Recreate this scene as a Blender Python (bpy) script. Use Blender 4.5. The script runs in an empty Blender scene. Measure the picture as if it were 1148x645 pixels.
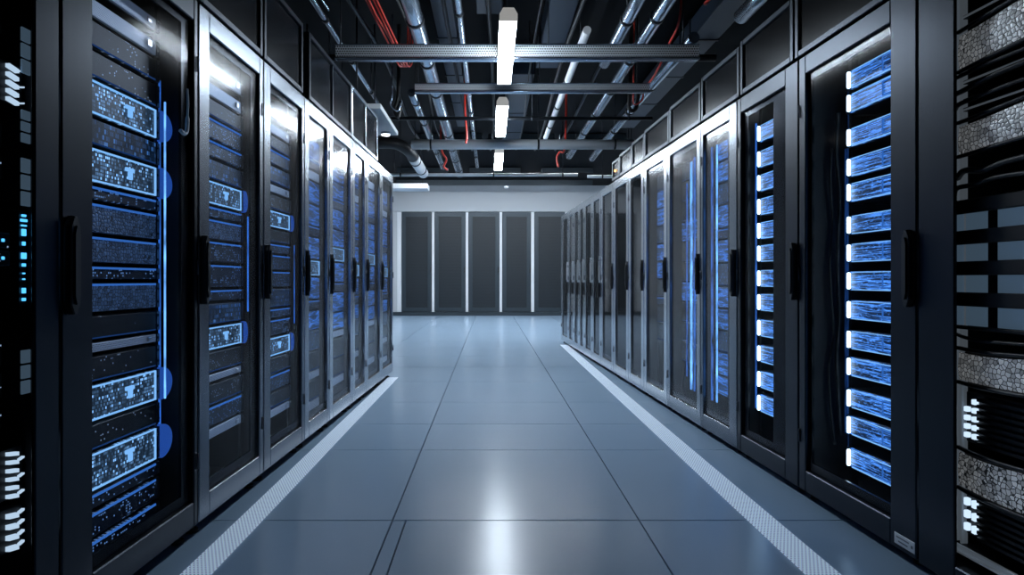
import bpy, bmesh, math, random
from mathutils import Vector, Matrix
random.seed(7)
C = bpy.context.scene.collection
PI = math.pi

# ------------------------------------------------------------------ materials
class N:
    """tiny helper for node graphs"""
    def __init__(s, name):
        s.m = bpy.data.materials.new(name); s.m.use_nodes = True
        s.t = s.m.node_tree; s.t.nodes.clear()
        s.out = s.t.nodes.new('ShaderNodeOutputMaterial')
    def n(s, typ, **kw):
        o = s.t.nodes.new(typ)
        for k, v in kw.items(): setattr(o, k, v)
        return o
    def l(s, a, b): s.t.links.new(a, b)
    def put(s, sock, v):
        if isinstance(v, bpy.types.NodeSocket): s.l(v, sock)
        else: sock.default_value = v
    def math(s, op, a, b=0.0, clamp=False):
        o = s.n('ShaderNodeMath', operation=op); o.use_clamp = clamp
        s.put(o.inputs[0], a); s.put(o.inputs[1], b); return o.outputs[0]
    def mix(s, f, a, b):
        o = s.n('ShaderNodeMix', data_type='RGBA')
        s.put(o.inputs['Factor'], f); s.put(o.inputs[6], a); s.put(o.inputs[7], b); return o.outputs[2]
    def obj_xz(s, rnd=True):
        tc = s.n('ShaderNodeTexCoord'); sp = s.n('ShaderNodeSeparateXYZ'); s.l(tc.outputs['Object'], sp.inputs[0])
        oi = s.n('ShaderNodeObjectInfo')
        r = s.math('MULTIPLY', oi.outputs['Random'], 37.0) if rnd else 0.0
        return sp.outputs[0], sp.outputs[2], r
    def vec(s, x, y, z=0.0):
        c = s.n('ShaderNodeCombineXYZ'); s.put(c.inputs[0], x); s.put(c.inputs[1], y); s.put(c.inputs[2], z); return c.outputs[0]
    def principled(s, base=(.5, .5, .5, 1), metallic=0., rough=.5, emis=None, estr=0., spec=None, normal=None):
        p = s.n('ShaderNodeBsdfPrincipled')
        s.put(p.inputs['Base Color'], base); s.put(p.inputs['Metallic'], metallic); s.put(p.inputs['Roughness'], rough)
        if emis is not None: s.put(p.inputs['Emission Color'], emis); s.put(p.inputs['Emission Strength'], estr)
        if spec is not None: s.put(p.inputs['Specular IOR Level'], spec)
        if normal is not None: s.l(normal, p.inputs['Normal'])
        s.l(p.outputs[0], s.out.inputs[0]); return p

def c4(r, g, b): return (r, g, b, 1)

def metal(name, col, metallic=.8, rough=.35, var=.08, scale=6.0):
    k = N(name)
    tc = k.n('ShaderNodeTexCoord')
    no = k.n('ShaderNodeTexNoise'); no.inputs['Scale'].default_value = scale; no.inputs['Detail'].default_value = 4
    k.l(tc.outputs['Object'], no.inputs['Vector'])
    r = k.math('ADD', k.math('MULTIPLY', no.outputs[0], var), rough - var/2)
    k.principled(c4(*col), metallic, r)
    return k.m

def plain(name, col, rough=.6, metallic=0., spec=.5):
    k = N(name); k.principled(c4(*col), metallic, rough, spec=spec); return k.m

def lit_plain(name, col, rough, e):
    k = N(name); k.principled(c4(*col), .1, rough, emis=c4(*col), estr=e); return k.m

def glow(name, col, strength):
    k = N(name); e = k.n('ShaderNodeEmission'); e.inputs[0].default_value = c4(*col); e.inputs[1].default_value = strength
    k.l(e.outputs[0], k.out.inputs[0]); return k.m

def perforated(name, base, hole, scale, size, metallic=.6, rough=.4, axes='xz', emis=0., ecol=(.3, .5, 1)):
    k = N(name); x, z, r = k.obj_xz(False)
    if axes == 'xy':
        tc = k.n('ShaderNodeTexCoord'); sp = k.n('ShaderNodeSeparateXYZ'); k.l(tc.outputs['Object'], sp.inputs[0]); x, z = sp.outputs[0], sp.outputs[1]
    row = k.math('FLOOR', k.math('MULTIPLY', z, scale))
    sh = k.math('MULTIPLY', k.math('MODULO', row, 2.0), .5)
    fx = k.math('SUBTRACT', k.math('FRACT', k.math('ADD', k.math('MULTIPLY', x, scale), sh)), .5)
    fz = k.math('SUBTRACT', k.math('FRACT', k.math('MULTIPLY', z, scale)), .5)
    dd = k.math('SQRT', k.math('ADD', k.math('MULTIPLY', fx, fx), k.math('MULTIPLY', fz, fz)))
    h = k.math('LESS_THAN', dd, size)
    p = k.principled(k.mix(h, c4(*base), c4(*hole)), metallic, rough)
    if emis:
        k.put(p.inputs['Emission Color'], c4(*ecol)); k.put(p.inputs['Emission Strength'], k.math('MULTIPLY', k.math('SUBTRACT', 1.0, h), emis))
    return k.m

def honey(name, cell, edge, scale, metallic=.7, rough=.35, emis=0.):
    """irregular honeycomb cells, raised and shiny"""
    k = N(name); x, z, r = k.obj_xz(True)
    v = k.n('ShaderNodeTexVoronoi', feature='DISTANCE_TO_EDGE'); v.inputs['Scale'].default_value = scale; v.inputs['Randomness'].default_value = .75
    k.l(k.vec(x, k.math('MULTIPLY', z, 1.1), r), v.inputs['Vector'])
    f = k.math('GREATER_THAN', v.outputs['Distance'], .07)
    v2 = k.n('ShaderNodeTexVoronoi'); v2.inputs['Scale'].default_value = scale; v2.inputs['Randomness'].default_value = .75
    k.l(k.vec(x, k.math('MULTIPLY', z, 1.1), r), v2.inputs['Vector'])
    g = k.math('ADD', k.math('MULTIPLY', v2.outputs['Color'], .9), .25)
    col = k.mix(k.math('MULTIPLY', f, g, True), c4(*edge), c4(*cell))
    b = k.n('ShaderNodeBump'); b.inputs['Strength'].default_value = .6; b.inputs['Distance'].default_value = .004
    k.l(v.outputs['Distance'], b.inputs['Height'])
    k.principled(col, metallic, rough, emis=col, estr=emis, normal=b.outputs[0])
    return k.m

def port_face(name, sx, sz, col, strength, base=(.01, .013, .02), thr=.35, hot=.9):
    """grid of ports, each with a brightness of its own"""
    k = N(name); x, z, r = k.obj_xz(True)
    ux, uz = k.math('MULTIPLY', x, sx), k.math('MULTIPLY', z, sz)
    w = k.n('ShaderNodeTexWhiteNoise', noise_dimensions='3D'); k.l(k.vec(k.math('FLOOR', ux), k.math('FLOOR', uz), r), w.inputs['Vector'])
    big = k.n('ShaderNodeTexWhiteNoise', noise_dimensions='3D')
    k.l(k.vec(k.math('FLOOR', k.math('MULTIPLY', ux, .16)), 3.0, r), big.inputs['Vector'])
    a = k.math('GREATER_THAN', k.math('FRACT', ux), .22); b = k.math('GREATER_THAN', k.math('FRACT', uz), .3)
    on = k.math('MULTIPLY', a, b)
    lev = k.math('MULTIPLY', k.math('SUBTRACT', w.outputs['Value'], thr, True), k.math('ADD', big.outputs['Value'], .25))
    lev = k.math('ADD', lev, k.math('MULTIPLY', k.math('GREATER_THAN', w.outputs['Value'], hot), .8))
    e = k.math('MULTIPLY', k.math('MULTIPLY', on, lev), strength)
    e = k.math('ADD', e, strength*.03)
    k.principled(c4(*base), .2, .4, emis=c4(*col), estr=e)
    return k.m

def wire_face(name, col, strength, fx=5., fz=55.):
    """fine bright lines along the unit, for fibres and for painted blue haze"""
    k = N(name); x, z, r = k.obj_xz(True)
    no = k.n('ShaderNodeTexNoise'); no.inputs['Scale'].default_value = 1.0; no.inputs['Detail'].default_value = 3.0; no.inputs['Distortion'].default_value = .4
    k.l(k.vec(k.math('MULTIPLY', x, fx), k.math('MULTIPLY', z, fz), r), no.inputs['Vector'])
    rid = k.math('SUBTRACT', 1.0, k.math('MULTIPLY', k.math('ABSOLUTE', k.math('SUBTRACT', no.outputs[0], .5)), 9.0), True)
    rid = k.math('POWER', rid, 2.6)
    n2 = k.n('ShaderNodeTexNoise'); n2.inputs['Scale'].default_value = 1.0
    k.l(k.vec(k.math('MULTIPLY', x, 60.), k.math('MULTIPLY', z, 160.), r), n2.inputs['Vector'])
    sp = k.math('GREATER_THAN', n2.outputs[0], .6)
    e = k.math('MULTIPLY', k.math('ADD', k.math('ADD', rid, .035), k.math('MULTIPLY', sp, .4)), strength)
    k.principled(c4(.01, .015, .03), .2, .4, emis=c4(*col), estr=e)
    return k.m

def dot_face(name, base, dot, scale, amount, strength, rough=.45):
    """dark face with a few specks of reflected light"""
    k = N(name); x, z, r = k.obj_xz(True)
    ux, uz = k.math('MULTIPLY', x, scale), k.math('MULTIPLY', z, scale)
    w = k.n('ShaderNodeTexWhiteNoise', noise_dimensions='3D'); k.l(k.vec(k.math('FLOOR', ux), k.math('FLOOR', uz), r), w.inputs['Vector'])
    fx = k.math('SUBTRACT', k.math('FRACT', ux), .5); fz = k.math('SUBTRACT', k.math('FRACT', uz), .5)
    dd = k.math('ADD', k.math('MULTIPLY', fx, fx), k.math('MULTIPLY', fz, fz))
    no = k.n('ShaderNodeTexNoise'); no.inputs['Scale'].default_value = 1.0
    k.l(k.vec(k.math('MULTIPLY', x, 9.), k.math('MULTIPLY', z, 12.), r), no.inputs['Vector'])
    on = k.math('MULTIPLY', k.math('LESS_THAN', dd, .09), k.math('GREATER_THAN', k.math('ADD', w.outputs['Value'], k.math('MULTIPLY', no.outputs[0], .6)), 1.6 - amount))
    k.principled(c4(*base), .3, rough, emis=c4(*dot), estr=k.math('MULTIPLY', on, strength))
    return k.m

def glass_mat(name, tint, rough, boost=1.0, ior=1.5, haze=0.):
    k = N(name)
    fr = k.n('ShaderNodeFresnel'); fr.inputs[0].default_value = ior
    ge = k.n('ShaderNodeNewGeometry')
    f = k.math('MULTIPLY', k.math('MULTIPLY', fr.outputs[0], boost, True), k.math('SUBTRACT', 1.0, ge.outputs['Backfacing']))
    tr = k.n('ShaderNodeBsdfTransparent'); tr.inputs[0].default_value = c4(*tint)
    gl = k.n('ShaderNodeBsdfGlossy'); gl.inputs['Roughness'].default_value = rough
    mx = k.n('ShaderNodeMixShader'); k.l(f, mx.inputs[0]); k.l(tr.outputs[0], mx.inputs[1]); k.l(gl.outputs[0], mx.inputs[2])
    df = k.n('ShaderNodeBsdfDiffuse'); df.inputs[0].default_value = (.85, .87, .9, 1)
    m2 = k.n('ShaderNodeMixShader'); m2.inputs[0].default_value = haze; k.l(mx.outputs[0], m2.inputs[1]); k.l(df.outputs[0], m2.inputs[2])
    k.l(m2.outputs[0], k.out.inputs[0]); return k.m

def floor_mat():
    k = N('floor_tile')
    tc = k.n('ShaderNodeTexCoord')
    no = k.n('ShaderNodeTexNoise'); no.inputs['Scale'].default_value = 1.3; no.inputs['Detail'].default_value = 5
    k.l(tc.outputs['Object'], no.inputs['Vector'])
    n2 = k.n('ShaderNodeTexNoise'); n2.inputs['Scale'].default_value = 260.; n2.inputs['Detail'].default_value = 2
    k.l(tc.outputs['Object'], n2.inputs['Vector'])
    col = k.mix(no.outputs[0], c4(.245, .355, .485), c4(.265, .375, .505))
    r = .235
    b = k.n('ShaderNodeBump'); b.inputs['Strength'].default_value = .04; b.inputs['Distance'].default_value = .002
    k.l(n2.outputs[0], b.inputs['Height'])
    k.principled(col, 0., r, spec=.7, normal=b.outputs[0])
    return k.m

def strip_mat(name, col, strength):
    """light bar with uneven brightness along its length"""
    k = N(name); x, z, r = k.obj_xz(True)
    no = k.n('ShaderNodeTexNoise'); no.inputs['Scale'].default_value = 1.0; no.inputs['Detail'].default_value = 4.
    k.l(k.vec(k.math('MULTIPLY', x, 60.), k.math('MULTIPLY', z, 9.), r), no.inputs['Vector'])
    v = k.math('MULTIPLY', k.math('SUBTRACT', no.outputs[0], .25, True), 2.6)
    e = k.n('ShaderNodeEmission'); e.inputs[0].default_value = c4(*col); k.l(k.math('MULTIPLY', v, strength), e.inputs[1])
    k.l(e.outputs[0], k.out.inputs[0]); return k.m

BLUE = (.10, .36, 1.0)
ICE = (.38, .68, 1.0)
M = dict(
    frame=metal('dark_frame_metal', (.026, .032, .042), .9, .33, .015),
    frame_halflit=metal('frame_metal_half_lit', (.17, .19, .22), 1., .27, .015),  # same metal as the dark frame, aisle light painted in by distance
    frame_lit=metal('frame_metal_lit', (.34, .37, .41), 1., .25, .015),
    frame_brightlit=metal('frame_metal_bright_lit', (.60, .63, .67), 1., .24, .015),  # farthest copy, light caught from the aisle end put into the colour
    body=plain('cabinet_black', (.012, .014, .018), .5),
    inner=plain('cabinet_inside_black', (.006, .008, .012), .6),
    mask=plain('black_glass_border', (.002, .003, .0045), .2, 0., .06),
    glass=glass_mat('smoked_glass', (.80, .86, .95), .17, .9, haze=.014),
    glassmid=glass_mat('smoked_glass_faint', (.80, .86, .95), .15, .4, haze=.022),
    glassclear=glass_mat('clear_glass', (.86, .9, .97), .10, .12),
    glassfar=glass_mat('dark_glass', (.5, .55, .62), .06, 1.1, haze=.004),
    handle=plain('handle_black', (.008, .009, .011), .38),
    silver=metal('handle_silver', (.75, .77, .8), .9, .28, .05),
    rubber=plain('rubber_black', (.01, .01, .01), .8),
    chassis=plain('chassis_black', (.01, .012, .016), .45, .3),
    ear=metal('ear_metal', (.05, .06, .08), .8, .4, .05),
    pale=perforated('pale_perforated_panel_lit', (.46, .52, .6), (.10, .12, .16), 170., .3, .3, .45, emis=.10, ecol=(.5, .68, 1)),  # bluish emission paints in the light of the rack strips
    meshf=honey('dark_mesh_front_lit', (.06, .12, .24), (.002, .003, .006), 75., .5, .4, .32),  # blue rack light painted on the cells as emission
    dots=dot_face('black_front_specks', (.008, .010, .014), (.45, .65, 1), 120., .36, .45),
    dotsb=dot_face('blue_black_front', (.012, .02, .04), (.2, .45, 1), 110., .5, .5),
    ports=port_face('port_front_bright', 130., 85., (.25, .55, 1.0), .95),
    portsd=port_face('port_front_dim', 110., 50., BLUE, .30),
    wire=wire_face('fibre_front', (.08, .30, .95), 1.35, 4., 95.),
    hazeblue=wire_face('blue_haze_front', (.05, .24, .85), .95, 5., 38.),  # blue haze inside the farther racks, painted on the fronts as emission
    rim=glow('rim_ice', (.24, .55, 1.0), 1.0),
    edge=glow('edge_blue', (.06, .25, .85), .55),
    edgedim=glow('edge_blue_dim', (.04, .16, .55), .22),
    hot=glow('end_light_white_blue', (.55, .8, 1.0), 7.),
    strip=strip_mat('strip_ice', (.16, .45, 1.0), 2.2),
    stripdim=strip_mat('strip_blue', (.05, .24, .95), .75),
    tintglow=strip_mat('added_blue_tint', (.03, .13, .5), .28),
    lobe=glow('lobe_blue', (.03, .13, .62), .5),
    honey=honey('silver_honeycomb_lit', (.90, .95, 1.0), (.02, .025, .03), 62., .3, .42, .13),  # faint emission painted in so the cells look lit
    paleplate=lit_plain('pale_blue_plate_lit', (.22, .36, .52), .45, .16),  # emission stands in for light falling on the plates
    slat=plain('black_slat', (.006, .007, .009), .5),
    postpale=lit_plain('pale_post_lit', (.42, .5, .58), .4, .10),  # posts and pale edges brightened by painted-in emission
    cable=plain('black_cable', (.008, .008, .009), .45),
    red=plain('red_cable', (.62, .035, .02), .45),
    white=plain('white_paint', (.66, .69, .72), .55),
    whiteplastic=plain('white_plastic', (.75, .77, .8), .4),
    wall=plain('wall_white', (.44, .47, .50), .6),
    walldark=plain('wall_grey', (.16, .18, .21), .7),
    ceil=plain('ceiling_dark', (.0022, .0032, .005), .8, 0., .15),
    slab=plain('ceiling_slab_blue_grey', (.012, .024, .045), .5),
    galv=metal('galvanised_steel', (.42, .50, .60), .95, .24, .10, 12.),
    galvp=perforated('galvanised_perforated', (.82, .87, .92), (.02, .025, .03), 55., .33, .4, .4),
    duct=metal('pale_duct', (.80, .83, .86), .2, .42, .1, 8.),
    darkpipe=metal('dark_pipe', (.02, .024, .03), .7, .4, .1),
    lamp=glow('lamp_diffuser', (.78, .89, 1.0), 72.),
    wash=glow('added_washer_lens', (.86, .93, 1.0), 2.5),
    lamphouse=lit_plain('lamp_housing_lit', (.62, .61, .58), .5, .45),  # emission makes the unlit caps and housing look lit
    addedlamp=glow('added_lamp_diffuser', (.86, .93, 1.0), 125.),
    smalllamp=glow('small_lamp_lens', (.95, .98, 1.0), 10.),
    floor=floor_mat(),
    gap=plain('floor_gap', (.006, .008, .01), .8),
    grille=perforated('floor_grille_lit', (.60, .68, .78), (.22, .26, .32), 75., .27, .1, .45, 'xy', .34, (.55, .75, 1)),  # glow paints in the light reflected by the grille
    cabdark=metal('end_cabinet_dark', (.034, .048, .06), .4, .42, .08),
    cabmesh=perforated('end_cabinet_mesh', (.017, .025, .033), (.005, .007, .009), 28., .36, .3, .5),
    cyan=glow('cyan_led', (.08, .48, 1.0), 1.6),
    amber=glow('amber_led', (1.0, .45, .12), 4.0),
    whiteled=glow('cool_white_port', (.62, .8, 1.0), 1.1),
    slatlit=glow('cool_white_slat', (.55, .74, .95), .85),
    plate=plain('label_plate', (.72, .76, .8), .4),
    ink=plain('label_ink', (.2, .22, .25), .6),
)

# ------------------------------------------------------------------ mesh helpers
def B(): return bmesh.new()

def box(bm, x0, x1, y0, y1, z0, z1, bev=0., mi=0, seg=1):
    t = bmesh.new()
    bmesh.ops.create_cube(t, size=1.0)
    for v in t.verts:
        v.co = Vector(((x0+x1)/2 + v.co.x*(x1-x0), (y0+y1)/2 + v.co.y*(y1-y0), (z0+z1)/2 + v.co.z*(z1-z0)))
    if bev > 0:
        bmesh.ops.bevel(t, geom=list(t.edges), offset=min(bev, .45*min(abs(x1-x0), abs(y1-y0), abs(z1-z0))), segments=seg, affect='EDGES', profile=.5)
    merge(bm, t, mi)

def merge(bm, t, mi=0):
    vm = {v: bm.verts.new(v.co) for v in t.verts}
    for f in t.faces:
        try:
            nf = bm.faces.new([vm[v] for v in f.verts]); nf.material_index = mi; nf.smooth = f.smooth
        except ValueError: pass
    t.free()

def quad(bm, pts, mi=0):
    f = bm.faces.new([bm.verts.new(Vector(p)) for p in pts]); f.material_index = mi

def prism(bm, poly, axis, a0, a1, bev=0., mi=0):
    """extrude a 2D polygon along axis ('x','y','z') from a0 to a1"""
    def P(u, v, a): return {'x': (a, u, v), 'y': (u, a, v), 'z': (u, v, a)}[axis]
    t = bmesh.new()
    lo = [t.verts.new(P(u, v, a0)) for u, v in poly]; hi = [t.verts.new(P(u, v, a1)) for u, v in poly]
    n = len(poly)
    t.faces.new(lo[::-1]); t.faces.new(hi)
    for i in range(n): t.faces.new((lo[i], lo[(i+1) % n], hi[(i+1) % n], hi[i]))
    bmesh.ops.recalc_face_normals(t, faces=list(t.faces))
    if bev: bmesh.ops.bevel(t, geom=list(t.edges), offset=bev, segments=1, affect='EDGES')
    merge(bm, t, mi)

def tube(bm, pts, r, n=12, mi=0, cap=True):
    """round tube along points; r number or list"""
    pts = [Vector(p) for p in pts]
    rs = r if isinstance(r, (list, tuple)) else [r]*len(pts)
    rings, up = [], None
    for i, p in enumerate(pts):
        d = (pts[min(i+1, len(pts)-1)] - pts[max(i-1, 0)]).normalized()
        if up is None:
            up = Vector((0, 0, 1)) if abs(d.z) < .9 else Vector((1, 0, 0))
        a = d.cross(up).normalized(); b = a.cross(d).normalized(); up = b
        rings.append([bm.verts.new(p + (a*math.cos(2*PI*k/n) + b*math.sin(2*PI*k/n))*rs[i]) for k in range(n)])
    for i in range(len(rings)-1):
        for k in range(n):
            f = bm.faces.new((rings[i][k], rings[i][(k+1) % n], rings[i+1][(k+1) % n], rings[i+1][k])); f.smooth = True; f.material_index = mi
    if cap:
        f = bm.faces.new(rings[0][::-1]); f.material_index = mi
        f = bm.faces.new(rings[-1]); f.material_index = mi

def spline(pts, n=8):
    P = [Vector(p) for p in pts]; out = []
    for i in range(len(P)-1):
        a, b, c, d = P[max(i-1, 0)], P[i], P[i+1], P[min(i+2, len(P)-1)]
        for k in range(n):
            t = k/n
            out.append(.5*((2*b) + (c-a)*t + (2*a-5*b+4*c-d)*t*t + (3*b-a-3*c+d)*t**3))
    out.append(P[-1]); return out

MESH = {}
def me(name, bm, mats):
    bmesh.ops.recalc_face_normals(bm, faces=list(bm.faces))
    m = bpy.data.meshes.new(name); bm.to_mesh(m); bm.free()
    for x in (mats if isinstance(mats, (list, tuple)) else [mats]): m.materials.append(x)
    return m

def put(name, mesh, parent=None, loc=None):
    o = bpy.data.objects.new(name, mesh); C.objects.link(o)
    if parent: o.parent = parent
    if loc: o.location = loc
    return o

def obj(name, bm, mats, parent=None, loc=None): return put(name, me(name, bm, mats), parent, loc)

def cached(key, name, build, mats, parent=None, loc=None):
    if key not in MESH:
        bm = B(); build(bm); MESH[key] = me(name, bm, mats)
    return put(name, MESH[key], parent, loc)

def thing(name, label, cat, loc=(0, 0, 0), rz=0., group=None):
    o = bpy.data.objects.new(name, None); C.objects.link(o); o.empty_display_size = .1
    o.location = loc; o.rotation_euler = (0, 0, rz); o['label'] = label; o['category'] = cat
    if group: o['group'] = group
    return o

def tag(o, label, cat, group=None):
    o['label'] = label; o['category'] = cat
    if group: o['group'] = group
    return o

def struct(name, bm, mats):
    o = obj(name, bm, mats); o['kind'] = 'structure'; return o

def dup(root, loc, rz=None, label=None):
    r = root.copy(); C.objects.link(r); r.location = loc
    if rz is not None: r.rotation_euler = (0, 0, rz)
    if label: r['label'] = label
    for ch in list(root.children):
        c = ch.copy(); C.objects.link(c); c.parent = r
        for g in list(ch.children):
            d = g.copy(); C.objects.link(d); d.parent = c
    return r

ORD = 'first second third fourth fifth sixth seventh eighth ninth tenth eleventh twelfth thirteenth fourteenth fifteenth sixteenth seventeenth eighteenth nineteenth twentieth twenty-first twenty-second twenty-third twenty-fourth'.split()

# ------------------------------------------------------------------ room
CZ = 3.65
def build_floor():
    bm = B()
    xs = [-3.2, -2.46, -1.434, -.408, .618, 1.644, 2.67, 4.2]
    ys = [-2.4, -1.4, -.45, .53, 1.52, 2.523, 3.566, 4.21, 4.96, 5.95, 6.95, 7.95, 8.95, 9.95, 10.95, 11.95, 12.95, 13.95, 14.95, 15.95, 16.9, 18.]
    g = .0026
    for j in range(len(ys)-1):
        row = list(xs)
        if ys[j+1] <= 2.53: row = sorted(row + [-.352])
        for i in range(len(row)-1):
            box(bm, row[i]+g, row[i+1]-g, ys[j]+g, ys[j+1]-g, -.03, 0., .0015)
    box(bm, -3.2, 4.2, -2.4, 18., -.06, -.012, 0, 1)
    struct('floor', bm, [M['floor'], M['gap']])
build_floor()
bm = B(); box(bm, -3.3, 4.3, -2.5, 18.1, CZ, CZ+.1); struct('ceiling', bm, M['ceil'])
bm = B(); box(bm, -3.3, -3.2, -2.5, 18.1, -.06, CZ); struct('wall_left', bm, M['wall'])
bm = B(); box(bm, 4.2, 4.3, -2.5, 18.1, -.06, CZ); struct('wall_right', bm, M['wall'])
bm = B(); box(bm, -3.2, 4.2, -2.5, -2.4, -.06, CZ); struct('wall_back', bm, M['walldark'])
bm = B(); box(bm, -3.2, 4.2, 17.95, 18.05, -.06, CZ); struct('wall_end', bm, M['wall'])
bm = B(); box(bm, -3.2, 4.2, 17.0, 17.94, 2.915, CZ-.002, .004); struct('wall_header', bm, M['wall'])
bm = B(); box(bm, -3.2, 4.2, 16.96, 17.0, 0.001, .10, .004); struct('baseboard_end', bm, M['cabdark'])
# white mullions between the end cabinets
edges = [(-2.50, -1.65), (-1.575, -.70), (-.625, .25), (.325, 1.135), (1.225, 2.09), (2.165, 3.03)]
mull = [(-2.62, -2.503)] + [(edges[i][1]+.003, edges[i+1][0]-.003) for i in range(5)]
for i, (a, b) in enumerate(mull):
    bm = B(); box(bm, a, b, 17.002, 17.12, .102, 2.912, .003); struct('trim_%d' % (i+1), bm, M['white'])
# fill beside the end cabinets
bm = B(); box(bm, -3.2, -2.623, 17.01, 17.1, .002, 2.912); struct('trim_7', bm, M['wall'])
bm = B(); box(bm, 3.04, 4.2, 17.01, 17.1, .002, 2.912); struct('trim_8', bm, M['wall'])

# end cabinets
for i, (a, b) in enumerate(edges):
    w = b-a; cx = (a+b)/2
    t = thing('tall_cabinet', 'tall dark cabinet at the end of the aisle, %s along from the short row' % ORD[i], 'cabinet', (cx, 17.02, .102), 0., 'dark cabinets across the end wall')
    def body(bm, w=w):
        box(bm, -w/2, w/2, .03, .85, 0, 2.805, .003)
    def door(bm, w=w):
        f = .115; H = 2.80; e = w/2-.004
        box(bm, -e, -e+f, 0, .028, .003, H, .003); box(bm, e-f, e, 0, .028, .003, H, .003)
        box(bm, -e+f, e-f, 0, .028, H-.13, H, .003); box(bm, -e+f, e-f, 0, .028, .003, .12, .003)
    bm = B(); body(bm); obj('cabinet_body', bm, M['cabdark'], t)
    bm = B(); door(bm); d = obj('door', bm, M['cabdark'], t)
    bm = B(); box(bm, -w/2+.115, w/2-.115, .012, .026, .12, 2.67, 0); obj('mesh_panel', bm, M['cabmesh'], d)
    bm = B(); box(bm, w/2-.045, w/2-.012, -.03, 0, 1.10, 1.26, .008); box(bm, w/2-.04, w/2-.017, -.045, -.03, 1.14, 1.23, .006); obj('handle', bm, M['handle'], d)

# perforated floor strips
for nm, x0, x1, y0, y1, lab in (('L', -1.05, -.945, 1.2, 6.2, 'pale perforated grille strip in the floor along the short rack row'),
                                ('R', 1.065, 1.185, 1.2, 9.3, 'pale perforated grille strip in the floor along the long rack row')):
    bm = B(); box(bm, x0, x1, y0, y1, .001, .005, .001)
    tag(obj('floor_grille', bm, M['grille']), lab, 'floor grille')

# ------------------------------------------------------------------ racks
ROWS = {'L': dict(X0=-1.206, k=.031, s=1, z0=.05, z1=2.083, oh0=2.092, oh1=2.50, side='left-side'),
        'R': dict(X0=1.555, k=-.043, s=-1, z0=.03, z1=2.03, oh0=2.04, oh1=2.33, side='right-side')}

def frame_of(row, t0, t1):
    R = ROWS[row]; k = R['k']; q = math.sqrt(1+k*k)
    tc = (t0+t1)/2
    rz = math.atan2(1, k) if row == 'L' else math.atan2(-1, -k)
    return (R['X0']+k*tc, tc, 0.), rz, (t1-t0)*q - .005, R['s']

KINDS = {  # name, category, phrase
    'bright': ('server', 'server', 'glowing server outlined in light blue'),
    'mesh':   ('server', 'server', 'black server with honeycomb front'),
    'black':  ('server', 'server', 'plain black server with tiny specks'),
    'blue':   ('server', 'server', 'dim blue server with lit edge'),
    'pale':   ('storage_shelf', 'storage shelf', 'pale grey perforated storage shelf'),
    'port':   ('network_switch', 'network switch', 'dark switch with dim blue ports'),
    'wire':   ('fibre_panel', 'fibre panel', 'blue fibre panel with white end light'),
    'haze':   ('server', 'server', 'hazy blue-lit server'),
    'thin':   ('network_switch', 'network switch', 'slim switch with blue lit edge'),
}

def half_disc(bm, cx, cz, r, hz, s, y0, y1, n=10):
    pts = [(cx, cz-hz)] + [(cx + s*r*math.cos(a), cz + hz*math.sin(a)) for a in [(-PI/2 + PI*i/n) for i in range(1, n)]] + [(cx, cz+hz)]
    prism(bm, pts, 'y', y0, y1, .002)

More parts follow.
